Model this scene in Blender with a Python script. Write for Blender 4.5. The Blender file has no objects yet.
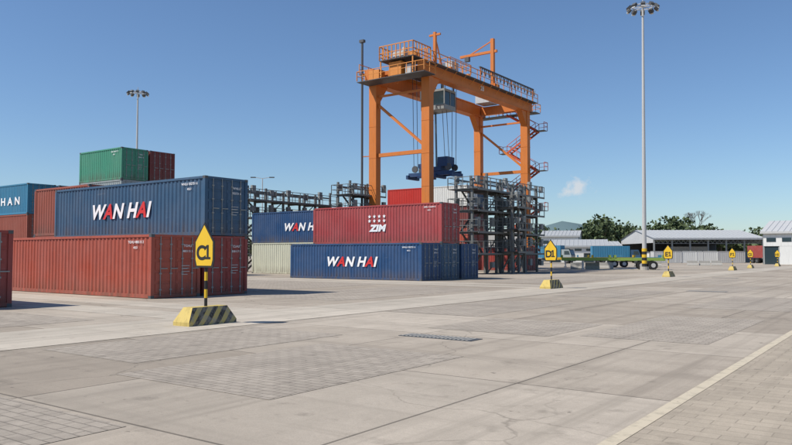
import bpy, math, random
from mathutils import Vector, Matrix
random.seed(7)
sc=bpy.context.scene
sc.view_settings.view_transform='Standard'; sc.view_settings.look='None'; sc.view_settings.exposure=0
CH=1.75; F=720.0; HY=255.0
A=math.radians(-36); CA=math.cos(A); SA=math.sin(A)

# ---------------- materials
def newmat(name):
    m=bpy.data.materials.new(name); m.use_nodes=True
    nt=m.node_tree; b=nt.nodes['Principled BSDF']
    return m,nt,b
def N(nt,t,**k):
    n=nt.nodes.new(t)
    for a,v in k.items(): setattr(n,a,v)
    return n
def math_(nt,op,a,b=None,c=None):
    n=N(nt,'ShaderNodeMath',operation=op)
    for i,s in enumerate((a,b,c)):
        if s is None: continue
        if isinstance(s,(int,float)): n.inputs[i].default_value=s
        else: nt.links.new(s,n.inputs[i])
    return n.outputs[0]
def mix(nt,f,a,b,bt='MIX'):
    n=N(nt,'ShaderNodeMix',data_type='RGBA',blend_type=bt)
    for s,i in ((f,0),(a,6),(b,7)):
        if isinstance(s,(int,float)): n.inputs[i].default_value=s
        elif isinstance(s,tuple): n.inputs[i].default_value=s if len(s)==4 else (*s,1)
        else: nt.links.new(s,n.inputs[i])
    return n.outputs[2]
def ramp(nt,f,a,b,lo=0,hi=1):
    n=N(nt,'ShaderNodeMapRange'); nt.links.new(f,n.inputs[0])
    n.inputs[1].default_value=a; n.inputs[2].default_value=b
    n.inputs[3].default_value=lo; n.inputs[4].default_value=hi
    return n.outputs[0]
def coords(nt,scale=(1,1,1),rot=0):
    tc=N(nt,'ShaderNodeTexCoord'); mp=N(nt,'ShaderNodeMapping')
    mp.inputs['Scale'].default_value=scale; mp.inputs['Rotation'].default_value=(0,0,rot)
    nt.links.new(tc.outputs['Object'],mp.inputs[0]); return mp.outputs[0]
def noise(nt,vec,scale,detail=4,rough=.55):
    n=N(nt,'ShaderNodeTexNoise'); nt.links.new(vec,n.inputs['Vector'])
    n.inputs['Scale'].default_value=scale; n.inputs['Detail'].default_value=detail
    n.inputs['Roughness'].default_value=rough
    return n.outputs['Fac']
def sc3(c,k): return tuple(x*k for x in c)
_pc={}
def paint(name,col,rough=.55,dirt=.5,metal=0,cont=False):
    key=(name,col)
    if key in _pc: return _pc[key]
    m,nt,b=newmat(name)
    oi=N(nt,'ShaderNodeObjectInfo')
    add=N(nt,'ShaderNodeVectorMath',operation='ADD')
    c=coords(nt); nt.links.new(c,add.inputs[0])
    sc_=N(nt,'ShaderNodeVectorMath',operation='SCALE'); nt.links.new(oi.outputs['Location'],sc_.inputs[0]); sc_.inputs[3].default_value=.37
    nt.links.new(sc_.outputs[0],add.inputs[1]); v=add.outputs[0]
    n1=noise(nt,v,.6,5,.6)
    mp=N(nt,'ShaderNodeMapping'); mp.inputs['Scale'].default_value=(3.5,3.5,.35) ; nt.links.new(v,mp.inputs[0])
    n2=noise(nt,mp.outputs[0],1.2,5,.65)
    n3=noise(nt,v,9,4,.7)
    fade=tuple(min(1,x*.8+.07) for x in col)
    c1=mix(nt,ramp(nt,n1,.35,.7,0,min(1,.55*dirt*1.4)),col,fade)
    c2=mix(nt,ramp(nt,n2,.50,.72,0,.75*dirt),c1,tuple(x*.45+.02 for x in col))
    if cont:   # repaired patches, scuffs and grime toward the bottom rail
        mp3=N(nt,'ShaderNodeMapping'); mp3.inputs['Scale'].default_value=(.5,.5,5); nt.links.new(v,mp3.inputs[0])
        sf=noise(nt,mp3.outputs[0],2.2,5,.7); c2=mix(nt,ramp(nt,sf,.64,.70,0,.45),c2,tuple(x*.6+.12 for x in col))
        sz_=N(nt,'ShaderNodeSeparateXYZ'); nt.links.new(c,sz_.inputs[0])
        low=math_(nt,'MULTIPLY',ramp(nt,sz_.outputs[2],.1,.8,.55,0),ramp(nt,n2,.35,.6)); c2=mix(nt,low,c2,(.12,.085,.06))
    c3=mix(nt,ramp(nt,n3,.63,.72,0,.65*dirt),c2,(.10,.06,.04))
    nt.links.new(c3,b.inputs['Base Color'])
    nt.links.new(ramp(nt,n1,.3,.7,rough-.1,rough+.15),b.inputs['Roughness'])
    b.inputs['Metallic'].default_value=metal
    b.inputs['Specular IOR Level'].default_value=.35
    _pc[key]=m; return m

RED=paint('red_paint',(.39,.078,.045),dirt=.75,cont=True); RED2=paint('red_paint_b',(.29,.045,.036),dirt=.75,cont=True); ZRED=paint('red_paint_c',(.36,.055,.055),dirt=.6,cont=True); MAR=paint('maroon_paint',(.17,.035,.03),cont=True)
BRN=paint('brown_paint',(.30,.075,.045),cont=True); BLUE=paint('blue_paint',(.034,.092,.17),dirt=.65,cont=True); BLUE2=paint('blue_paint_b',(.018,.066,.17),dirt=.6,cont=True)
DBL=paint('dark_blue',(.012,.05,.14)); GREEN=paint('green_paint',(.06,.27,.17),cont=True); CREAM=paint('cream_paint',(.55,.55,.43),cont=True); GREY=paint('grey_container',(.30,.34,.34),cont=True)
LBL=paint('light_blue',(.04,.20,.33)); ORANGE=paint('orange_paint',(.60,.175,.025),dirt=.4); ORANGE2=paint('orange_rail',(.66,.25,.05),dirt=.25)
WHITE=paint('white_paint',(.68,.68,.65),dirt=.4); TXW=paint('letter_white',(.8,.8,.8),dirt=.12); TXR=paint('letter_red',(.6,.03,.03),dirt=.1)
BLACK=paint('black_paint',(.02,.02,.02),dirt=.2); YEL=paint('yellow_paint',(.75,.47,.02),dirt=.3); STEEL=paint('galvanised_steel',(.15,.155,.15),dirt=.5,metal=.1)
DSTEEL=paint('dark_steel',(.08,.085,.09),dirt=.3); TYRE=paint('tyre_rubber',(.02,.02,.02),rough=.85,dirt=.2); LGREY=paint('light_grey',(.5,.5,.49),dirt=.4)
YGREEN=paint('chassis_green',(.25,.36,.07),dirt=.4); CONC=paint('concrete_block',(.4,.38,.34),rough=.85,dirt=.5); ROOFW=paint('metal_roof',(.40,.41,.41),dirt=.6); REDV=paint('bright_red',(.5,.03,.02),dirt=.2)
PANEL=paint('outlet_panel_grey',(.27,.28,.27),dirt=.4)
GLASS,nt,b=newmat('window_glass'); b.inputs['Base Color'].default_value=(.03,.05,.06,1); b.inputs['Roughness'].default_value=.1
HAZ,nt,b=newmat('hazard_stripes')
v=coords(nt); sp=N(nt,'ShaderNodeSeparateXYZ'); nt.links.new(v,sp.inputs[0])
s=math_(nt,'SUBTRACT',sp.outputs[1],sp.outputs[2])
wob=noise(nt,v,9,3,.6); s=math_(nt,'ADD',s,math_(nt,'MULTIPLY',wob,.03))
fr=math_(nt,'FRACT',math_(nt,'MULTIPLY',s,3.0)); st=math_(nt,'GREATER_THAN',fr,.5)
n1=noise(nt,v,6,5,.7)
c=mix(nt,st,(.05,.045,.04),(.55,.42,.12)); c=mix(nt,ramp(nt,n1,.40,.62,0,.75),c,(.33,.30,.25))
nt.links.new(c,b.inputs['Base Color']); b.inputs['Roughness'].default_value=.85

# ---------------- mesh builder
class MB:
    def __init__(s): s.v=[];s.f=[];s.m=[]
    def add(s,vs,fs,m=0):
        o=len(s.v); s.v+= [tuple(p) for p in vs]
        for f in fs: s.f.append([i+o for i in f]); s.m.append(m)
    def box(s,x0,x1,y0,y1,z0,z1,m=0):
        s.add([(x0,y0,z0),(x1,y0,z0),(x1,y1,z0),(x0,y1,z0),(x0,y0,z1),(x1,y0,z1),(x1,y1,z1),(x0,y1,z1)],
              [(3,2,1,0),(4,5,6,7),(0,1,5,4),(1,2,6,5),(2,3,7,6),(3,0,4,7)],m)
    def beam(s,p,q,w,h,m=0):
        p=Vector(p);q=Vector(q);d=(q-p).normalized()
        sd=d.cross(Vector((0,0,1)))
        if sd.length<1e-3: sd=Vector((1,0,0))
        sd.normalize(); up=sd.cross(d); a=sd*w/2; b=up*h/2
        vs=[p-a-b,p+a-b,p+a+b,p-a+b,q-a-b,q+a-b,q+a+b,q-a+b]
        s.add(vs,[(0,1,2,3),(7,6,5,4),(4,5,1,0),(5,6,2,1),(6,7,3,2),(7,4,0,3)],m)
    def cyl(s,p,q,r,r2=None,n=10,m=0):
        if r2 is None: r2=r
        p=Vector(p);q=Vector(q);d=(q-p).normalized()
        a=d.cross(Vector((0,0,1)))
        if a.length<1e-3: a=Vector((1,0,0))
        a.normalize(); b=a.cross(d)
        vs=[];
        for i in range(n):
            t=2*math.pi*i/n; o=a*math.cos(t)+b*math.sin(t); vs+= [p+o*r,q+o*r2]
        fs=[(2*i,2*((i+1)%n),2*((i+1)%n)+1,2*i+1) for i in range(n)]
        fs.append([2*i for i in range(n)][::-1]); fs.append([2*i+1 for i in range(n)])
        s.add(vs,fs,m)
    def rail(s,p,q,m=0,h=1.05,sp=1.5,r=.03):
        p=Vector(p);q=Vector(q);n=max(1,round((q-p).length/sp)); z=Vector((0,0,h))
        for i in range(n+1):
            a=p.lerp(q,i/n); s.beam(a,a+z,r*2,r*2,m)
        s.beam(p+z,q+z,r*2,r*2,m); s.beam(p+z*.5,q+z*.5,r*1.6,r*1.6,m)
    def mesh(s,name,mats):
        me=bpy.data.meshes.new(name); me.from_pydata(s.v,[],s.f)
        for m in mats: me.materials.append(m)
        me.polygons.foreach_set('material_index',s.m); me.update(); return me
    def obj(s,name,mats,loc=(0,0,0),rot=0,parent=None,smooth=False):
        me=s.mesh(name,mats)
        if smooth: me.polygons.foreach_set('use_smooth',[True]*len(me.polygons))
        return place(name,me,loc,rot,parent)
def place(name,data,loc=(0,0,0),rot=0,parent=None):
    o=bpy.data.objects.new(name,data); sc.collection.objects.link(o)
    o.location=loc
    o.rotation_euler=rot if isinstance(rot,tuple) else (0,0,rot)
    if parent: o.parent=parent
    return o
def empty(name,loc,rot=0):
    return place(name,None,loc,rot)
def text(body,size,loc,parent,mats=(None,),fmt=None,shear=0,off=0,rot=(math.pi/2,0,0),name='lettering',align='CENTER',sx=1):
    cu=bpy.data.curves.new(name,'FONT'); cu.body=body; cu.size=size; cu.align_x=align; cu.shear=shear; cu.offset=off; cu.extrude=.002
    cu.space_character=1.05
    for m in mats: cu.materials.append(m)
    if fmt:
        for i,k in enumerate(fmt): cu.body_format[i].material_index=k
    o=place(name,cu,loc,rot,parent); o.scale=(sx,1,1); return o

# ---------------- containers
WD=2.438; _cm={}
def cmesh(L,H):
    if (L,H) in _cm: return _cm[(L,H)]
    b=MB(); p=.16
    for x0,x1 in ((-L,-L+p),(-p,0)):
        for y0,y1 in ((0,p),(WD-p,WD)):
            b.box(x0,x1,y0,y1,.12,H-.12,0)
            for z0 in (0,H-.118):
                b.box(x0-.003,x1+.003,y0-.003,y1+.003,z0,z0+.118,1)
    for y0,y1 in ((.005,.12),(WD-.12,WD-.005)):
        b.box(-L+p,-p,y0,y1,.02,.17,0); b.box(-L+p,-p,y0,y1,H-.11,H-.01,0)
    for x0,x1 in ((-L+.005,-L+.12),(-.12,-.005)):
        b.box(x0,x1,p,WD-p,.02,.16,0); b.box(x0,x1,p,WD-p,H-.12,H-.01,0)
    b.box(-L+.13,-.13,.13,WD-.13,.1,.14,1)
    x=-L+p; ins=(0,0,1,1)
    k=0; st=(.072,.066,.072,.065)
    pts=[]
    while x<-p:
        pts.append((x,ins[k%4])); x+=st[k%4]; k+=1
    pts.append((-p,0))
    for side in (0,1):
        vs=[];fs=[]
        for (x,i) in pts:
            y=.028+i*.04
            if side: y=WD-y
            vs+= [(x,y,.17),(x,y,H-.11)]
        for i in range(len(pts)-1):
            f=(2*i,2*i+2,2*i+3,2*i+1); fs.append(f if not side else f[::-1])
        b.add(vs,fs,0)
    y=p;k=0;q=[]
    while y<WD-p: q.append((y,ins[k%4])); y+=st[k%4]*1.2;k+=1
    q.append((WD-p,0)); vs=[];fs=[]
    for (y,i) in q: vs+=[(-L+.03+i*.04,y,.16),(-L+.03+i*.04,y,H-.12)]
    for i in range(len(q)-1): fs.append((2*i+1,2*i+3,2*i+2,2*i))
    b.add(vs,fs,0)
    b.box(-L+.12,-.12,.12,WD-.12,H-.06,H-.03,0)
    x=-L+.5
    while x<-.5: b.box(x,x+.12,.2,WD-.2,H-.031,H-.012,0); x+=.45
    mid=WD/2
    for y0,y1 in ((p+.005,mid-.01),(mid+.01,WD-p-.005)):
        b.box(-.07,-.035,y0,y1,.165,H-.125,0)
        n=5; hh=(H-.35)/n
        for i in range(n):
            z=.2+i*hh; b.box(-.036,-.016,y0+.06,y1-.06,z+.05,z+hh-.07,0)
        for t in (.27,.75):
            y=y0+(y1-y0)*t; b.cyl((.0,y,.1),(.0,y,H-.08),.02,n=6,m=2)
            for z in (.35,1.0,H*.62,H-.4): b.box(-.034,.02,y-.05,y+.05,z-.03,z+.03,2)
            b.box(0.02,.035,y-.02,y+.32,1.18,1.22,2)
    me=b.mesh('container_mesh',[RED,DSTEEL,PANEL]); _cm[(L,H)]=me; return me
def container(X,Y,z,mat,L=12.19,H=2.59):
    me=cmesh(L,H)
    o=place('shipping_container',me,(0,0,0),A+random.uniform(-.002,.002))
    o.location=(X+random.uniform(-.04,.04),Y+random.uniform(-.04,.04),z)
    o.material_slots[0].link='OBJECT'; o.material_slots[0].material=mat
    return o
def wanhai(o,L=12.19,H=2.59,size=.98,x=None):
    x=-L*.52 if x is None else x
    text('WAN HAI',size,(x,-.004,H*.5-size*.36),o,(TXW,TXR),(0,1,0,0,0,1,0),shear=.28,off=.033,sx=1.08)
def codes(o,L=12.19,H=2.59,c='WHLU 502731 6',m=None):
    text(c,.15,(-.5,-.004,H-.36),o,(m or TXW,),align='RIGHT',off=.002)
    text('45G1',.13,(-.9,-.004,H-.58),o,(m or TXW,),align='RIGHT',off=.002)
    text(c[:4],.14,(.036,1.75,H-.5),o,(m or TXW,),rot=(math.pi/2,0,math.pi/2),off=.002)
    text(c[5:],.13,(.036,1.75,H-.72),o,(m or TXW,),rot=(math.pi/2,0,math.pi/2),off=.002)
    b=MB()
    for i in range(4): b.box(.036,.038,1.45,1.85-.1*(i%2),H*.5-.12*i,H*.5-.12*i+.025)
    b.obj('data_plate',[m or LGREY],parent=o)
UX,UY=-CA,-SA
VX,VY=-SA,CA
def at(O,u,v): return (O[0]+UX*u+VX*v, O[1]+UY*u+VY*v)
C0=(-9.76,28.8); D0=(1.68,48.5)
def put(O,u,v,z,mat,**k):
    p=at(O,u,v); return container(p[0],p[1],z,mat,**k)
H1=2.59;H2=2.9; L4=12.19; L2=6.06
o=put(C0,0,0,0,RED); codes(o,c='TGHU 480115 2')
o=put(C0,0,2.62,0,RED2); codes(o,c='CLHU 830117 5')
o=put(C0,0,2.62,H1,BLUE); wanhai(o); codes(o)
o=put(C0,0,-5.45-WD+.05,0,RED2); codes(o,c='FSCU 710342 1')
for z in (0,H2): put(C0,13.4,5.24,z,BRN,L=L2,H=H2)
cols=[(RED,BLUE),(BLUE,RED2),(GREY,GREY),(GREEN,MAR)]
for k,(a,b_) in enumerate(cols):
    o=put(C0,26.3,15.7,k*H1,a,L=L2)
    if k==3: codes(o,L2,c='EISU 204417 9')
    put(C0,26.3,18.32,k*H1,b_,L=L2)
for k,m in enumerate((BLUE,BRN,LBL)):
    o=put(C0,35.2,12.8,k*H1,m)
    if k==2: text('H A N',.9,(-2.9,-.004,.85),o,(TXW,),off=.025,sx=1.3)
put(C0,35.2,15.5,0,RED2);put(C0,35.2,15.5,H1,BRN);put(C0,35.2,15.5,2*H1,BLUE)
put(C0,26.3,2.62,0,RED);put(C0,13.4,2.62,0,BLUE);
o=put(D0,0,0,0,BLUE2); wanhai(o,x=-6.2,size=.95); codes(o)
o=put(D0,0,2.62,0,BLUE); codes(o)
o=put(D0,0,5.24,0,BLUE2); codes(o)
o=put(D0,0,2.62,H1,ZRED,H=H2); codes(o,H=H2,c='ZIMU 136544 0')
text('ZIM',.66,(-5.7,-.004,.95),o,(TXW,),shear=.2,off=.04,sx=1.25)
b=MB()
for r in range(2):
    for i in range(4):
        cx=-6.45+i*.46; cz=1.72+r*.33; vs=[]
        for k in range(10):
            rr=.15 if k%2==0 else .075; t=math.pi/2+k*math.pi/5; vs.append((cx+rr*math.cos(t),-.004,cz+rr*math.sin(t)))
        b.add(vs,[list(range(10))])
b.obj('stars',[TXW],parent=o)
o=put(D0,12.8,7.86,0,CREAM,H=H2); o=put(D0,12.8,7.86,H2,BLUE2,H=H2); wanhai(o,H=H2,x=-5.5); codes(o,H=H2)
put(D0,12.8,10.5,0,RED,H=H2); put(D0,12.8,10.5,H2,BLUE,H=H2)
for j,v_ in enumerate((36,38.6)):
    for k,m in enumerate((BLUE,RED,MAR,RED2 if j==0 else BLUE)):
        if k==3 and j==0:
            put(D0,17.4,v_,k*H1,WHITE,L=L2); put(D0,17.4+L2+.1,v_,k*H1,REDV,L=L2)
        else: put(D0,17.4,v_,k*H1,m)
for k,m in enumerate((RED,BLUE,CREAM)): put(D0,30.5,30.5,k*H1,m)
put(D0,8,33,0,RED2)

# ---------------- RTG gantry crane
cp=at(D0,14.8,23.2); crane=empty('gantry_crane',(cp[0],cp[1],0),A)
G=7.07; S=23.5; T=22.2
b=MB()
for x in (0,-G):
    for y in (0,S):
        b.box(x-.5,x+.5,y-.42,y+.42,2.3,T-1.4)
        for z in (5.5,9,12.5,16):
            b.box(x-.52,x+.52,y-.44,y+.44,z,z+.06)
        sgn=1 if y==0 else -1
        b.add([(x-.4,y+sgn*.42,T-1.4),(x+.4,y+sgn*.42,T-1.4),(x+.4,y+sgn*1.9,T-1.4),(x-.4,y+sgn*1.9,T-1.4),(x-.4,y+sgn*.42,T-3.4),(x+.4,y+sgn*.42,T-3.4)],
              [(0,1,5,4),(1,2,5),(0,4,3),(4,5,2,3)])
        b.box(x-1.5,x+1.5,y-.35,y+.35,.95,1.4)
    b.box(x-.47,x+.47,-1.2,S+1.2,T-1.4,T)
    b.box(x-.6,x+.6,-1.2,S+1.2,T+.0,T+.05); b.box(x-.6,x+.6,-1.2,S+1.2,T-1.46,T-1.402)
for y in (0,S):
    b.box(-G-1.2,1.2,y-.45,y+.45,1.4,2.3)
    b.box(-G+.61,-.61,y-.35,y+.35,T-1.2,T-.15)
    b.beam((-G,y,12.8),(0,y,12.8),.32,.4)
    b.beam((-G,y,18.9),(0,y,13.1),.26,.26)
    b.beam((-G,y,T-2.8),(0,y,T-2.8),.22,.22)
b.obj('portal_frame',[ORANGE],parent=crane)
b=MB()
for x in (0,-G):
    for y in (0,S):
        for dx in (-1,1):
            b.cyl((x+dx*.95,y-.3,.78),(x+dx*.95,y+.3,.78),.78,n=20,m=0); b.cyl((x+dx*.95,y-.32,.78),(x+dx*.95,y+.32,.78),.4,n=14,m=1)
b.obj('wheels',[TYRE,LGREY],parent=crane)
b=MB()
for x0,x1,e in ((.61,1.3,1.27),(-G-1.3,-G-.61,-G-1.27)):
    b.box(x0,x1,-1.2,S+1.2,T-.3,T-.22,0)
    b.rail((e,-1.2,T-.22),(e,S+1.2,T-.22),1,h=1.1,sp=1.6,r=.035)
    for i in range(13): b.beam((x0 if x0>0 else x1,i*2,T-.9),(e,i*2,T-.3),.06,.06,1)
for y0,y1,e in ((-2.6,-.45,-2.55),(S+.45,S+2.0,S+1.95)):
    b.box(-G-.5,1.3,y0,y1,T-1.56,T-1.49,0); b.rail((-G-.5,e,T-1.4),(1.3,e,T-1.4),1,sp=1.1); b.rail((-G-.5,y0,T-1.4),(-G-.5,y1,T-1.4),1,sp=1.1);b.rail((1.3,y0,T-1.4),(1.3,y1,T-1.4),1,sp=1.1)
b.box(-4.6,-.2,-2.4,.9,T+.35,T+.43,0)
for p,q in (((-4.6,-2.4),(-.2,-2.4)),((-4.6,-2.4),(-4.6,.9)),((-4.6,.9),(-.2,.9)),((-.2,-2.4),(-.2,.9))):
    b.rail((*p,T+.43),(*q,T+.43),1,sp=.55,r=.045,h=1.5)
    b.beam((*p,T+.8),(*q,T+.8),.06,.06,1)
for x in (-4.5,-.3):
    for y in (-2.3,.8): b.beam((x,y,T-1.4),(x,y,T+.36),.12,.12,1)
b.obj('walkways',[DSTEEL,ORANGE2],parent=crane)
b=MB(); b.box(-3.7,-2.1,-1.9,-.7,T-1.38,T+.2,0); b.box(-1.6,-.9,-1.8,-.7,T-1.38,T-.3,1); b.box(-3.4,-2.0,-1.6,.1,T+.45,T+1.35,1);b.box(-1.5,-.8,-1.2,-.2,T+.45,T+1.15,0); b.cyl((-2.2,-1,T+1.35),(-2.2,-1,T+1.8),.3,m=1); b.box(-6.6,-5.2,-1.7,-.6,T-1.38,T-.2,0)
b.obj('electrical_house',[ORANGE2,LGREY],parent=crane)
b=MB(); z=2.3; i=0; y0=S+.6; y1=S+1.7
while z<T-2.0:
    z2=min(z+2.65,T-1.45); xa,xb=((1.2,-3.0) if i%2==0 else (-3.0,1.2))
    for y in (y0,y1):
        b.beam((xa,y,z),(xb,y,z2),.07,.25,0); b.beam((xa,y,z+1),(xb,y,z2+1),.06,.06,0)
        for t in (.0,.33,.66,1): 
            xx=xa+(xb-xa)*t; zz=z+(z2-z)*t; b.beam((xx,y,zz),(xx,y,zz+1),.05,.05,0)
    n=10
    for k in range(n):
        t=(k+.5)/n; xx=xa+(xb-xa)*t; zz=z+(z2-z)*t; b.box(xx-.13,xx+.13,y0+.04,y1-.04,zz-.02,zz+.02,1)
    e=1 if xb>0 else -1
    b.box(min(xb,xb+e*1.2),max(xb,xb+e*1.2),y0,y1,z2-.06,z2,1); b.rail((xb+e*1.2,y0,z2),(xb+e*1.2,y1,z2),0,sp=1); b.rail((xb,y1,z2),(xb+e*1.2,y1,z2),0,sp=1)
    b.beam((xb,S+.4,z2-.15),(xb,y1,z2-.15),.12,.12,0)
    z=z2;i+=1
b.obj('staircase',[paint('stair_red',(.5,.09,.04),dirt=.2),DSTEEL],parent=crane)
b=MB(); ty=6.8
for y in (ty-2,ty+2): b.box(-G-.1,.1,y-.25,y+.25,T+.12,T+.6,0)
for x in (-G+.3,-G/2,-.5): b.box(x-.2,x+.2,ty-1.75,ty+1.75,T+.14,T+.55,0)
b.box(-G+.5,-.4,ty-1.7,ty+1.7,T+.56,T+.62,2)
b.cyl((-5.6,ty,T+1.2),(-1.6,ty,T+1.2),.55,n=16,m=2)
b.box(-1.5,-.6,ty-.8,ty+.6,T+.63,T+1.7,1); b.box(-6.6,-5.7,ty-.5,ty+.9,T+.63,T+1.5,1)
for p,q in (((-G,ty-2.3),(.1,ty-2.3)),((-G,ty+2.3),(.1,ty+2.3)),((-G,ty-2.3),(-G,ty+2.3)),((.1,ty-2.3),(.1,ty+2.3))): b.rail((*p,T+.62),(*q,T+.62),0,sp=1.2)
for x in (-G,0):
    for y in (ty-2,ty+2): b.cyl((x-.1,y,T+.18),(x+.1,y,T+.18),.18,n=12,m=2)
b.obj('trolley',[ORANGE2,LGREY,DSTEEL],parent=crane)
b=MB()
cx0,cx1,cy0,cy1,cz0,cz1=-2.7,-.75,ty-2.2,ty+.2,T-4.0,T-1.7
b.box(cx0,cx1,cy0,cy1,cz0,cz0+.5,0); b.box(cx0,cx1,cy0,cy1,cz1-.25,cz1,0)
b.box(cx0+.04,cx1-.04,cy0+.04,cy1-.04,cz0+.5,cz1-.25,1)
for x in (cx0,cx1-.1):
    for y in (cy0,(cy0+cy1)/2,cy1-.1): b.box(x-.004,x+.104,y-.004,y+.104,cz0+.5,cz1-.25,0)
for y in (cy0+.1,cy1-.1): b.beam((cx0+.2,y,cz1),(cx0+.2,y,T+.1),.12,.12,2); b.beam((cx1-.2,y,cz1),(cx1-.2,y,T+.1),.12,.12,2)
b.box(cx0-1.2,cx0,cy0,cy1,cz0,cz0+.06,2); b.rail((cx0-1.2,cy0,cz0+.06),(cx0-1.2,cy1,cz0+.06),2,sp=.8); b.box(cx0-1.5,cx0-.1,cy0+.2,cy1-.2,cz1-.9,cz1+.3,2)
b.obj('operator_cab',[PANEL,GLASS,DSTEEL],parent=crane)
b=MB(); sz=10.9
for y in (ty-.75,ty+.75): b.box(-6.6,-.4,y-.14,y+.14,sz,sz+.45,0)
for x in (-6.6,-.55,-4.2,-2.8): b.box(x-.15,x+.15,ty-1.2,ty+1.2,sz-.25,sz+.2,0)
b.box(-4.9,-2.1,ty-.9,ty+.9,sz+.5,sz+1.0,0)
b.box(-2.6,-1.3,ty-.8,ty+.8,sz+1.0,sz+2.1,0); b.box(-5.4,-4.5,ty-.6,ty+.6,sz+1.0,sz+1.5,0)
for x in (-5.8,-1.2):
    for y in (ty-.7,ty+.7): b.cyl((x,y-.08,sz+.9),(x,y+.08,sz+.9),.4,n=14,m=1)
b.obj('spreader',[DBL,DSTEEL],parent=crane)
b=MB()
for x in (-5.95,-5.4,-1.6,-1.05):
    for y in (-1,1): b.cyl((x,ty+y*.7,sz+1.1),(x+(.25 if x<-3 else -.25),ty+y*1.3,T+.2),.035,n=5)
for i in range(4): b.cyl((-3.2,ty-.2+.1*i,sz+1),(-3.4,ty-.2+.1*i,T+.2),.03,n=4)
b.obj('hoist_ropes',[DSTEEL],parent=crane)
b=MB()
b.beam((.2,1.2,T),(.2,1.2,T+3.6),.3,.3,0); b.beam((.2,1.2,T+3.2),(.2,2.6,T+.1),.12,.12,0); b.beam((-.5,1.2,T+3.3),(.9,1.2,T+3.3),.2,.2,0)
b.beam((0,14.6,T),(0,14.6,T+6.2),.42,.42,0); b.beam((.6,14.6,T+4.6),(-4.6,14.6,T+4.6),.28,.3,0); b.beam((0,14.6,T+6),(-3.2,14.6,T+4.7),.12,.12,0); b.box(-3.9,-3.3,14.4,14.8,T+3.9,T+4.45,1)
b.box(-.8,.6,14,15.2,T+.06,T+.5,0)
b.cyl((-G-1.5,-.4,0.2),(-G-1.5,-.4,T+3.6),.13,n=8,m=1); b.box(-G-1.8,-G-1.2,-.6,-.2,T+3.6,T+3.9,1); b.beam((-G-1.5,-.4,12.8),(-G-.4,-.1,12.8),.1,.1,0)
b.box(.75,.95,ty+3,S+.8,T+1.5,T+1.62,1)
for i in range(16):
    y=ty+3.2+i*.95; b.beam((.85,y,T+1.5),(.85,y+.25,T+.7),.09,.09,1); b.beam((.85,y+.25,T+.7),(.85,y+.5,T+1.5),.09,.09,1)
for y in (ty+3.2,13,18,S+.6): b.beam((.85,y,T-.22),(.85,y,T+1.5),.1,.1,0)
b.box(-6.3,-4.2,S-2.2,S+.2,T+.06,T+1.5,2); b.box(-5.5,-1,-.3,.3,2.32,4.6,2); b.box(-6,-1,S-.6,S+.6,2.32,5.0,2)
b.obj('masts_and_cables',[ORANGE,DSTEEL,LGREY],parent=crane)
text('28',.8,(.52,11,T-1.0),crane,(TXW,),rot=(math.pi/2,0,math.pi/2),off=.01)

# ---------------- reefer racks
def rack(px,py,Ln,lv,lh=2.3,D=1.7):
    b=MB(); n=max(2,round(Ln/2.5)); dy=Ln/n; top=lv*lh+1.2
    for i in range(n+1):
        for x in (-D,0):
            b.beam((x,i*dy,0),(x,i*dy,top+random.uniform(-.3,.4)),.2,.2,0)
        for l in range(1,lv+1): b.beam((-D,i*dy,l*lh-.15),(0,i*dy,l*lh-.15),.12,.18,0)
        for l in range(lv+1):
            if random.random()<.2: continue
            z=l*lh+.45+random.uniform(0,.25); b.box(.11,.4,i*dy+.3,i*dy+.8,z,z+random.uniform(.5,.9),1); b.box(-D-.36,-D-.11,i*dy+.3,i*dy+.8,z,z+.7,1)
    for l in range(1,lv+1):
        z=l*lh; b.box(-D-.7,.75,-.3,Ln+.3,z-.06,z,2)
        for x in (-D-.7,.75): b.rail((x,-.3,z),(x,Ln+.3,z),0,sp=1.2,r=.03)
        b.rail((-D-.7,-.3,z),(.75,-.3,z),0,sp=.8,r=.03)
        b.box(.752,.80,-.3,Ln+.3,z-.18,z+.0,0)
        yy=0.3; d=1 if l%2 else -1
        ya,yb=(yy,yy+2.6) if d>0 else (yy+2.6,yy)
        for x in (-D+.3,-D+1.1): b.beam((x,ya,z-lh),(x,yb,z),.06,.2,0)
        for k in range(8):
            t=(k+.5)/8; b.box(-D+.3,-D+1.1,ya+(yb-ya)*t-.1,ya+(yb-ya)*t+.1,z-lh+lh*t,z-lh+lh*t+.03,0)
    for i in range(n):
        if i%2: 
            for l in range(lv): b.beam((0,i*dy,l*lh),(0,(i+1)*dy,(l+1)*lh),.08,.08,0)
    for x in (-D,0): b.beam((x,0,top-.35),(x,Ln,top-.35),.15,.15,0)
    return b.obj('reefer_rack',[STEEL,PANEL,DSTEEL],(px,py,0),A)
rack(6.9,65,13.5,4,1.95)
rack(-15.5,75,13,4,1.9)
rack(-5.0,78,5.2,4,2.1)
rack(10.9,67.5,2.6,3,2.1)

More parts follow.
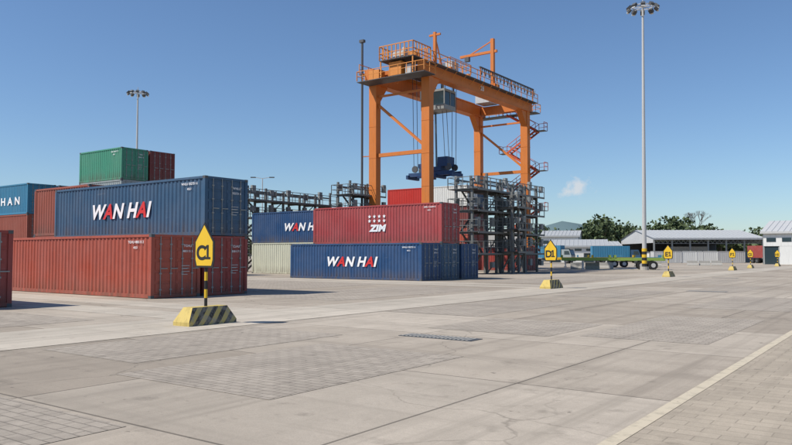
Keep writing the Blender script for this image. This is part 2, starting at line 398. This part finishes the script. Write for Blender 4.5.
# ---------------- signs
def sign(px,py,txt):
    e=empty('block_sign',(px,py,0),A+random.uniform(-.05,.05))
    b=MB(); bl=1.54;bw=.6;h=.45;i=.13
    b.add([(-bw/2,-bl/2,0),(bw/2,-bl/2,0),(bw/2,bl/2,0),(-bw/2,bl/2,0),(-bw/2,-bl/2,.1),(bw/2,-bl/2,.1),(bw/2,bl/2,.1),(-bw/2,bl/2,.1),
           (-bw/2+i,-bl/2+i*1.6,h),(bw/2-i,-bl/2+i*1.6,h),(bw/2-i,bl/2-i*1.6,h),(-bw/2+i,bl/2-i*1.6,h)],
          [(1,5,4,0)[::-1],(5,9,8,4)[::-1],(0,4,7,3)[::-1],(4,8,11,7)[::-1],(2,6,7,3),(6,10,11,7),(8,9,10,11)],1)
    b.add([(bw/2,-bl/2,0),(bw/2,bl/2,0),(bw/2,bl/2,.1),(bw/2,-bl/2,.1),(bw/2-i,bl/2-i*1.6,h),(bw/2-i,-bl/2+i*1.6,h)],[(0,1,2,3),(3,2,4,5)],0)
    b.obj('striped_base',[HAZ,paint('faded_yellow',(.56,.42,.12),dirt=.9,rough=.85)],parent=e)
    b=MB()
    zs=.44
    k=0
    while zs<2.3: b.cyl((0,0,zs),(0,0,zs+.22),.04,n=8,m=k%2); zs+=.22;k+=1
    b.obj('post',[BLACK,YEL],parent=e)
    def pent(s,y0,y1,m,b):
        w=.37-s; pts=[(-w+.05,1.43+s),(w-.05,1.43+s),(w,1.62+s*.3),(w,2.08),(0.0,2.58-s*1.4),(-w,2.08),(-w,1.62+s*.3)]
        n=len(pts); vs=[(x,y0,z) for x,z in pts]+[(x,y1,z) for x,z in pts]
        b.add(vs,[list(range(n)),list(range(2*n-1,n-1,-1))]+[(i,i+n,(i+1)%n+n,(i+1)%n) for i in range(n)],m)
    b=MB(); pent(0,-.07,-.045,0,b); pent(.05,-.076,-.071,1,b); b.obj('sign_board',[BLACK,YEL],parent=e)
    text(txt[0],.5,(-.11,-.08,1.64),e,(BLACK,),off=.016,name='sign_text')
    b=MB(); z0=1.645; h=.36; x=.14
    b.box(x-.035,x+.035,-.082,-.078,z0,z0+h); b.box(x-.10,x+.10,-.083,-.079,z0,z0+.055)
    b.add([(x-.036,-.082,z0+h),(x-.12,-.082,z0+h-.08),(x-.12,-.082,z0+h-.14),(x-.036,-.082,z0+h-.075)],[(0,1,2,3)])
    b.obj('sign_digit',[BLACK],parent=e)
def gp(px,d): return ((px-396)/F*d,d)
for px,d,t in ((206.5,18.4,'C1'),(551,38,'D1'),(668,58,'E1'),(732,83,'F1'),(750,97,'G1'),(777,112,'H1')):
    sign(*gp(px,d),t)

# ---------------- high mast lamps
def mast(px,py,h=31,lean=0):
    e=empty('high_mast_lamp',(px,py,0)); e.rotation_euler=(0,lean,0)
    b=MB(); b.cyl((0,0,0),(0,0,h),.26,.12,n=14,m=0); b.cyl((0,0,0),(0,0,.4),.5,n=14,m=1); b.cyl((0,0,h),(0,0,h+.8),.05,n=6,m=0)
    for k in range(6): b.cyl((0,0,.41+.35*k),(0,0,.41+.35*(k+1)),.285,n=14,m=2 if k%2 else 5)
    n=10
    for i in range(n):
        t=2*math.pi*i/n; c,s=math.cos(t),math.sin(t); R=1.45
        b.beam((0,0,h-.1),(c*R,s*R,h-.1),.06,.06,0); t2=2*math.pi*(i+1)/n
        b.beam((c*1.2,s*1.2,h-.1),(math.cos(t2)*1.2,math.sin(t2)*1.2,h-.1),.08,.08,0)
        p=Vector((c*R,s*R,h-.3)); q=Vector((c*(R+.35),s*(R+.35),h-.62))
        b.beam(p+Vector((0,0,.2)),q+Vector((0,0,.2)),.5,.34,3); b.beam(p+Vector((c*.06,s*.06,.02)),q+Vector((c*.06,s*.06,.02)),.42,.06,4)
    b.obj('mast_and_lights',[LGREY,CONC,YEL,DSTEEL,WHITE,BLACK],parent=e)
mast(*gp(644,84),h=31.2,lean=.009); mast(*gp(135.5,125),h=30.3)
def street_lamp(px,py,h):
    b=MB(); b.cyl((0,0,0),(0,0,h),.12,.07,n=8); b.beam((0,0,h),(1.4,0,h+.2),.08,.08); b.box(1.1,1.9,-.15,.15,h+.1,h+.25,1); b.beam((0,0,h),(-1.4,0,h+.2),.08,.08); b.box(-1.9,-1.1,-.15,.15,h+.1,h+.25,1)
    b.obj('street_lamp',[LGREY,DSTEEL],(px,py,0))
street_lamp(*gp(262,115),14.0); street_lamp(*gp(345,150),15)

# ---------------- chassis trailers & trucks
def wheelset(b,x,w=1.2,r=.52,mt=1,mr=2):
    for y in (-w,w):
        b.cyl((x,y-.28,r),(x,y+.28,r),r,n=18,m=mt); b.cyl((x,y-.3,r),(x,y+.3,r),r*.5,n=12,m=mr)
    b.cyl((x,-w,r),(x,w,r),.08,n=8,m=mr)
def chassis(px,py,rot,mat=None):
    b=MB()
    for y in (-.5,.5): b.box(-6,6,y-.1,y+.1,1.05,1.4,0)
    for i in range(9): x=-5.9+i*1.475; b.box(x-.08,x+.08,-1.15,1.15,1.12,1.38,0)
    for y in (-1.22,1.22): b.box(-6,6,y-.06,y+.06,1.1,1.42,0)
    for x in (-6,6,-.3,.3): 
        for y in (-1.2,1.2): b.box(x-.12,x+.12,y-.12,y+.12,1.43,1.75,0)
    for x in (3.3,4.6): wheelset(b,x)
    for y in (-.9,.9): b.box(-3.6,-3.4,y-.1,y+.1,.1,1.1,2); b.box(-3.7,-3.3,y-.2,y+.2,.02,.1,2)
    return b.obj('container_trailer',[mat or YGREEN,TYRE,LGREY],(px,py,0),rot)
chassis(*gp(612,88),math.radians(-14)); chassis(*gp(590,104),math.radians(-14),YEL); chassis(*gp(618,110),math.radians(-14),LBL)
def truck(px,py,rot,col,boxcol,Lb=8,Hb=2.6,name='truck'):
    b=MB(); b.box(-Lb,2.2,-.5,.5,.75,1.0,3)
    b.add([(.3,-1.2,.7),(2.4,-1.2,.7),(2.4,1.2,.7),(.3,1.2,.7),(.3,-1.2,2.9),(1.95,-1.2,2.9),(1.95,1.2,2.9),(.3,1.2,2.9),(2.4,-1.2,1.7),(2.4,1.2,1.7)],
          [(0,1,8,5,4),(3,7,6,9,2),(1,2,9,8),(0,4,7,3),(4,5,6,7),(0,3,2,1)],0)
    b.add([(2.41,-1.05,1.78),(2.41,1.05,1.78),(2.02,1.05,2.75),(2.02,-1.05,2.75)],[(0,1,2,3)],4)
    for y in (-1.204,1.204): b.add([(.9,y,1.8),(2.15,y,1.8),(1.9,y,2.6),(.9,y,2.6)],[(0,1,2,3) if y<0 else (3,2,1,0)],4)
    b.box(2.3,2.5,-1.15,1.15,.45,.85,3)
    b.box(-Lb,.1,-1.22,1.22,1.15,1.15+Hb,2)
    for i in range(int(Lb/.5)): b.box(-Lb+.1+i*.5,-Lb+.25+i*.5,-1.25,1.25,1.2,1.1+Hb,2)
    for x in (1.4,-Lb+1.2,-Lb+2.4): wheelset(b,x,1.0,.5,1,3)
    return b.obj(name,[col,TYRE,boxcol,DSTEEL,GLASS],(px,py,0),rot)
for px,d,r,c,bc in ((706,172,-.15,GREY,LGREY),(783,150,-1.2,WHITE,RED2),(562,150,-.6,GREY,LBL),(628,160,-.1,BLUE,LBL)):
    truck(*gp(px,d),r,c,bc)

# ---------------- sheds
def shed(name,px,py,rot,w,dp,h,rise,open_front=True,wallm=None,bays=6,roofm=None):
    e=empty(name,(px,py,0),rot); b=MB(); t=.18; ov=.8
    n=bays
    for i in range(n+1):
        x=-w/2+w*i/n
        for y in (0,dp): b.beam((x,y,0),(x,y,h),.3,.3,0)
        b.beam((x,0,h-.2),(x,dp/2,h+rise-.2),.2,.35,0); b.beam((x,dp/2,h+rise-.2),(x,dp,h-.2),.2,.35,0); b.beam((x,0,h-.3),(x,dp,h-.3),.15,.2,0)
        if i<n:
            for k in range(4):
                xa=x+w/n*k/4; b.beam((xa,0,h-1.3),(xa+w/n/8,0,h-.5),.07,.07,0); b.beam((xa+w/n/8,0,h-.5),(xa+w/n/4,0,h-1.3),.07,.07,0)
    b.beam((-w/2,0,h-1.3),(w/2,0,h-1.3),.1,.1,0)
    b.obj('steel_frame',[PANEL],parent=e)
    b=MB()
    k=int(w/.9)
    for i in range(k):
        x0=-w/2-.5+(w+1)*i/k; x1=x0+(w+1)/k
        for (ya,za,yb,zb) in ((-ov,h-.1,dp/2,h+rise),(dp/2,h+rise,dp+ov,h-.1)):
            b.add([(x0,ya,za),(x1-.15,ya,za),(x1-.15,yb,zb),(x0,yb,zb)],[(0,1,2,3)],0)
            b.add([(x1-.15,ya,za),(x1-.07,ya,za+.09),(x1-.07,yb,zb+.09),(x1-.15,yb,zb)],[(0,1,2,3)],0)
            b.add([(x1-.07,ya,za+.09),(x1,ya,za),(x1,yb,zb),(x1-.07,yb,zb+.09)],[(0,1,2,3)],0)
    b.box(-w/2-.5,w/2+.5,-ov-.06,-ov-.01,h-.45,h-.05,0)
    b.obj('roof',[roofm or ROOFW],parent=e)
    b=MB()
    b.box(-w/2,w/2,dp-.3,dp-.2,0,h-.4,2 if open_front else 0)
    if not open_front:
        b.box(-w/2,w/2,-.3,-.2,h*.55,h-.35,0)
        for i in range(n):
            x=-w/2+w*(i+.5)/n; 
            if i%3: b.box(x-w/n*.48,x+w/n*.48,-.28,-.22,0,h*.55-.02,0)
            else: b.box(x-w/n*.48,x+w/n*.48,-.1,-.05,0,h*.55-.02,1)
            b.box(x-w/n*.3,x+w/n*.3,-.36,-.31,h*.68,h*.8,1)
    for x in (-w/2,w/2):
        s=-.2 if x<0 else .2
        z0=0 if not open_front else h*.8
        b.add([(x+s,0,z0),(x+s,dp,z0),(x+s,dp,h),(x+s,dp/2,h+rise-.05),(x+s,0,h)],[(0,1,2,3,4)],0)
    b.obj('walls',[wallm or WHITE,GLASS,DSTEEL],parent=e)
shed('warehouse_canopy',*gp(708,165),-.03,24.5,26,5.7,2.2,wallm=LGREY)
shed('warehouse',*gp(578,170),-.25,13,18,4.0,1.6,False,bays=5,wallm=WHITE)
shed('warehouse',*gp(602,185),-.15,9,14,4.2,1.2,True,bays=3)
shed('warehouse',*gp(803,132),-.62,13,22,6.2,2.4,False,wallm=WHITE,bays=5,roofm=LGREY)
shed('warehouse',*gp(560,200),-.3,10,16,7.2,1.6,False,bays=4,wallm=WHITE)
for i in range(7):
    X,Y=gp(662+i*14,174); o=container(X+3,Y,0,(WHITE,CREAM,GREY,WHITE,LGREY,WHITE,GREY)[i],L=L2); o.rotation_euler=(0,0,-.03)
for i in range(4):
    X,Y=gp(668+i*21,158); o=container(X+3,Y,0,(LGREY,WHITE,WHITE,LGREY)[i],L=L2); o.rotation_euler=(0,0,-.03+.02*i)
b=MB()
for i in range(60):
    b.beam((i*2.5,0,0),(i*2.5,0,2.0),.08,.08,0)
b.beam((0,0,2),(148,0,2),.06,.06); b.beam((0,0,.3),(148,0,.3),.06,.06); b.beam((0,0,1.1),(148,0,1.1),.05,.05)
b.obj('perimeter_fence',[LGREY],(35,198,0),-.05)
for k,(px,d) in enumerate(((577,92),(592,90),(606,93),(692,120),(704,120),(716,121),(640,110),(655,112))):
    X,Y=gp(px,d); b=MB()
    pr=[(-.3,0),(.3,0),(.3,.12),(.12,.4),(.09,.8),(-.09,.8),(-.12,.4),(-.3,.12)]
    vs=[(-.85,y,z) for y,z in pr]+[(.85,y,z) for y,z in pr]; n=8
    b.add(vs,[list(range(n))[::-1],list(range(n,2*n))]+[(i,(i+1)%n,(i+1)%n+n,i+n) for i in range(n)],0)
    b.obj('concrete_barrier',[CONC],(X,Y,0),-.2)

# ---------------- trees
LEAF,nt,bb=newmat('foliage')
g=N(nt,'ShaderNodeNewGeometry'); n1=noise(nt,coords(nt),.35,3)
c=mix(nt,ramp(nt,n1,.35,.65),(.035,.06,.02),(.09,.125,.045)); nt.links.new(mix(nt,math_(nt,'MULTIPLY',g.outputs['Random Per Island'],.5),c,(.12,.15,.07)),bb.inputs['Base Color']); bb.inputs['Roughness'].default_value=.8
BARK=paint('bark',(.12,.09,.07),dirt=.4)
def trees(name,spots,leaf=.7):
    b=MB()
    for (x,y,h,w) in spots:
        b.cyl((x,y,0),(x,y,h*.55),.28,.12,n=6,m=0)
        cl=[]
        for i in range(9):
            a=random.uniform(0,6.28); r=random.uniform(0,w*.38); z=random.uniform(h*.35,h*.9)
            c=Vector((x+math.cos(a)*r,y+math.sin(a)*r,z)); cl.append((c,random.uniform(w*.14,w*.26))); b.cyl((x,y,h*.3),c,.1,.03,n=4,m=0)
        for c,rr in cl:
            for i in range(40):
                d=Vector((random.gauss(0,1),random.gauss(0,1),random.gauss(0,.75)))
                d=d.normalized()*rr*random.uniform(.6,1.15); p=c+d
                q=Vector((random.gauss(0,1),random.gauss(0,1),random.gauss(0,1))).normalized(); u_=q.orthogonal().normalized(); v_=q.cross(u_)
                s=leaf*random.uniform(.5,1.1); b.add([p-u_*s-v_*s*.5,p+u_*s*.3-v_*s,p+u_*s+v_*s*.4,p-u_*s*.2+v_*s],[(0,1,2,3)],1)
    return b.obj(name,[BARK,LEAF])
sp=[]
for i in range(130):
    px=random.uniform(545,830); d=random.uniform(210,265); X,Y=gp(px,d)
    k=1.0 if 588<px<690 else .8
    sp.append((X,Y,random.uniform(8,14)*k,random.uniform(7,12)))
trees('distant_trees',sp,.6)
sp=[]
for i in range(60):
    px=random.uniform(-500,545); d=random.uniform(250,320); X,Y=gp(px,d); sp.append((X,Y,random.uniform(6,10),random.uniform(8,12)))
trees('distant_trees',sp,.9)
b=MB(); 
def br(p,d,l,r,k):
    q=p+d*l; b.cyl(p,q,r,r*.65,n=5)
    if k==0: return
    for i in range(3):
        nd=(d+Vector((random.uniform(-.75,.75),random.uniform(-.75,.75),random.uniform(-.1,.5)))).normalized(); br(q,nd,l*.66,r*.6,k-1)
br(Vector((0,0,0)),Vector((0,0,1)),6.0,.3,5)
X,Y=gp(697,230); b.obj('bare_tree',[BARK],(X,Y,0))
b=MB(); n=60; vs=[];fs=[]
for i in range(n+1):
    for j in range(5):
        x=-500+1700*i/n; hgt=(44*math.exp(-((x-290)/110)**2)+16+3*math.sin(i*.9)+2*math.sin(i*2.3))*math.sin(math.pi*j/4)
        vs.append((x,1150+j*60,max(hgt,0)-.5))
for i in range(n):
    for j in range(4): a=i*5+j; fs.append((a,a+5,a+6,a+1))
b.add(vs,fs); b.obj('hills',[paint('hill_green',(.11,.17,.18),dirt=.3,rough=.9)],smooth=True)

# ---------------- ground
def ground_mat(name,base,dark,slab=(4.5,4.5),jw=.012,joint=.55,off=0.0,stain=.5,patchy=0):
    m,nt,b=newmat(name)
    v=coords(nt,rot=0)
    br_=N(nt,'ShaderNodeTexBrick'); nt.links.new(v,br_.inputs['Vector'])
    br_.offset=off; br_.inputs['Scale'].default_value=1; br_.inputs['Brick Width'].default_value=slab[0]; br_.inputs['Row Height'].default_value=slab[1]
    br_.inputs['Mortar Size'].default_value=jw; br_.inputs['Mortar Smooth'].default_value=.3
    k=.86
    br_.inputs['Color1'].default_value=(1,1,1,1); br_.inputs['Color2'].default_value=(k,k,k,1); br_.inputs['Mortar'].default_value=(joint,joint,joint,1)
    big=noise(nt,v,.09,6,.6); med=noise(nt,v,.8,6,.65); fi=noise(nt,v,14,4,.7); gr=noise(nt,v,60,2,.7)
    sx=coords(nt,(1.6,.04,1)); sy=coords(nt,(.04,1.3,1))
    t1=noise(nt,sx,1.3,5,.65); t2=noise(nt,sy,1.1,5,.65)
    c=mix(nt,ramp(nt,big,.38,.62),base,dark)
    c=mix(nt,ramp(nt,med,.42,.66,0,.7*stain*1.3),c,sc3(dark,.74))
    c=mix(nt,ramp(nt,t1,.50,.66,0,stain),c,sc3(dark,.58)); c=mix(nt,ramp(nt,t2,.52,.68,0,.85*stain),c,sc3(dark,.64))
    c=mix(nt,ramp(nt,fi,.3,.7,0,.45),c,sc3(dark,.78)); c=mix(nt,ramp(nt,gr,.3,.7,0,.45),c,sc3(dark,.6))
    sn=noise(nt,v,1.9,5,.65); c=mix(nt,ramp(nt,sn,.58,.72,0,.85*stain),c,sc3(dark,.42))
    sp_=noise(nt,v,.33,3,.5); spo=noise(nt,v,5.5,3,.6); c=mix(nt,math_(nt,'MULTIPLY',ramp(nt,sp_,.5,.6),ramp(nt,spo,.66,.72,0,.7)),c,sc3(dark,.25))
    if patchy:
        b2=N(nt,'ShaderNodeTexBrick'); nt.links.new(v,b2.inputs['Vector']); b2.offset=.37; b2.inputs['Scale'].default_value=1
        b2.inputs['Brick Width'].default_value=9; b2.inputs['Row Height'].default_value=4.5; b2.inputs['Mortar Size'].default_value=0
        b2.inputs['Color1'].default_value=(1,1,1,1); b2.inputs['Color2'].default_value=(.80,.785,.77,1); c=mix(nt,1.0,c,b2.outputs['Color'],'MULTIPLY')
        vo=N(nt,'ShaderNodeTexVoronoi',feature='DISTANCE_TO_EDGE'); vo.inputs['Scale'].default_value=.22
        wv=N(nt,'ShaderNodeVectorMath',operation='ADD'); nt.links.new(v,wv.inputs[0])
        ns=N(nt,'ShaderNodeTexNoise'); nt.links.new(v,ns.inputs['Vector']); ns.inputs['Scale'].default_value=.9; ns.inputs['Detail'].default_value=6
        nt.links.new(ns.outputs['Color'],wv.inputs[1]); nt.links.new(wv.outputs[0],vo.inputs['Vector'])
        ck=ramp(nt,vo.outputs['Distance'],0,.005,.85,0); c=mix(nt,math_(nt,'MULTIPLY',ck,ramp(nt,big,.42,.52)),c,sc3(dark,.4))
    c=mix(nt,1.0,c,br_.outputs['Color'],'MULTIPLY')
    nt.links.new(c,b.inputs['Base Color']); b.inputs['Roughness'].default_value=.88; b.inputs['Specular IOR Level'].default_value=.2
    bp=N(nt,'ShaderNodeBump'); bp.inputs['Strength'].default_value=.4; bp.inputs['Distance'].default_value=.012
    hs=math_(nt,'SUBTRACT',math_(nt,'MULTIPLY',fi,.8),br_.outputs['Fac'])
    nt.links.new(hs,bp.inputs['Height']); nt.links.new(bp.outputs[0],b.inputs['Normal'])
    return m
GC=ground_mat('weathered_concrete',(.62,.54,.44),(.51,.44,.355),jw=.02,joint=.42,patchy=1,stain=.65)
GP=ground_mat('block_pavers',(.54,.47,.385),(.45,.39,.32),slab=(.3,.15),jw=.010,joint=.55,off=.5,stain=.6)
GL=ground_mat('pale_concrete',(.66,.585,.48),(.56,.495,.405),slab=(3,6),jw=.02,joint=.45,stain=.55)
GT=ground_mat('tan_shoulder',(.55,.465,.36),(.47,.40,.31),slab=(.4,.2),jw=.008,joint=.72,off=.5,stain=.5)
GLINE=paint('faded_line_paint',(.56,.48,.35),dirt=1.0,rough=.85)
def sheet(name,mat,x0,x1,y0,y1,z):
    b=MB(); b.add([(x0,y0,0),(x1,y0,0),(x1,y1,0),(x0,y1,0)],[(0,1,2,3)]); return b.obj(name,[mat],(0,0,z),A)
sheet('ground',GC,-3000,3000,-3000,3000,0)
sheet('shoulder_pavement',GT,-2.3,5,-40,90,.004)
sheet('road_edge_line',GLINE,-2.45,-2.3,-40,160,.008)
for y in (-9,13.2,15.6,36,38.4,60.5,62.6,84,87,108,111):
    sheet('runway_pavement',GL,-300,-14,y-.8,y+.8,.004)
sheet('apron_pavement',GL,-16.8,-13.6,-40,200,.008)
pt=[(-10.4,-6.6,1.6,4.4),(-9.6,-6.4,6.2,10.8),(-13.2,-10.3,7,12.2),(-6.0,-3.4,15,21.5),(-13.4,-10.2,18,25),(-9.6,-6.5,14.5,17.8),(-12.8,-9.6,29,36),(-6.4,-3.2,25,33),(-9.2,-6.8,36,44),(-12.8,-9.9,46,56),(-6.2,-3.4,48,60),(-24,-18,2,11),(-23.5,-18,21,33),(-60,-26,19.5,35),(-23.5,-18,41,58),(-40,-18,-20,-2)]
for p in pt: sheet('paver_patch',GP,*p,.0045)
b=MB(); 
for k,(x,y) in enumerate(((-8.3,13.0),(-8.3,36.8),(-12,59))):
    b.box(x-.9,x+.9,y-.25,y+.25,-.01,.012,0)
    for i in range(17): b.box(x-.85+i*.1,x-.80+i*.1,y-.2,y+.2,.012,.02,1)
b.obj('drain_grate',[DSTEEL,CONC],(0,0,0),A)

# ---------------- light / world
el=math.radians(50); Sx,Sy=-.953,-.301
sv=Vector((Sx*math.cos(el),Sy*math.cos(el),math.sin(el)))
sl=bpy.data.lights.new('sun','SUN'); sl.energy=5.0; sl.angle=math.radians(.5); sl.color=(1,.95,.87)
so=place('sun',sl,(0,0,60)); so.rotation_euler=sv.to_track_quat('Z','Y').to_euler()
w=bpy.data.worlds.new('World'); sc.world=w; w.use_nodes=True; nt=w.node_tree; bg=nt.nodes['Background']
sk=N(nt,'ShaderNodeTexSky',sky_type='NISHITA'); sk.sun_disc=False; sk.sun_elevation=el; sk.sun_rotation=math.atan2(Sx,Sy)
sk.air_density=1.0; sk.dust_density=.3; sk.ozone_density=2.3
tint=mix(nt,1.0,sk.outputs[0],(.82,.95,1.10),'MULTIPLY')
tc=N(nt,'ShaderNodeTexCoord')
cd=Vector(((577-396)/F,1,(255-188)/F)).normalized()
sub=N(nt,'ShaderNodeVectorMath',operation='SUBTRACT'); nt.links.new(tc.outputs['Generated'],sub.inputs[0]); sub.inputs[1].default_value=cd
ml=N(nt,'ShaderNodeVectorMath',operation='MULTIPLY'); nt.links.new(sub.outputs[0],ml.inputs[0]); ml.inputs[1].default_value=(50,50,85)
ln=N(nt,'ShaderNodeVectorMath',operation='LENGTH'); nt.links.new(ml.outputs[0],ln.inputs[0])
nz=noise(nt,tc.outputs['Generated'],80,6,.6)
msk=math_(nt,'SUBTRACT',math_(nt,'ADD',1.1,math_(nt,'MULTIPLY',math_(nt,'SUBTRACT',nz,.5),3.4)),ln.outputs['Value'])
mk=ramp(nt,msk,0,1.0,0,.75)
col=mix(nt,mk,tint,(6.6,6.7,6.9))
nt.links.new(col,bg.inputs[0]); bg.inputs[1].default_value=.108

# ---------------- camera
cam=bpy.data.cameras.new('camera'); cam.sensor_width=36; cam.lens=F/792*36; cam.clip_end=6000
co=place('camera',cam,(0,0,CH)); co.rotation_euler=(math.radians(90)+math.atan((HY-222.5)/F),0,0)
sc.camera=co
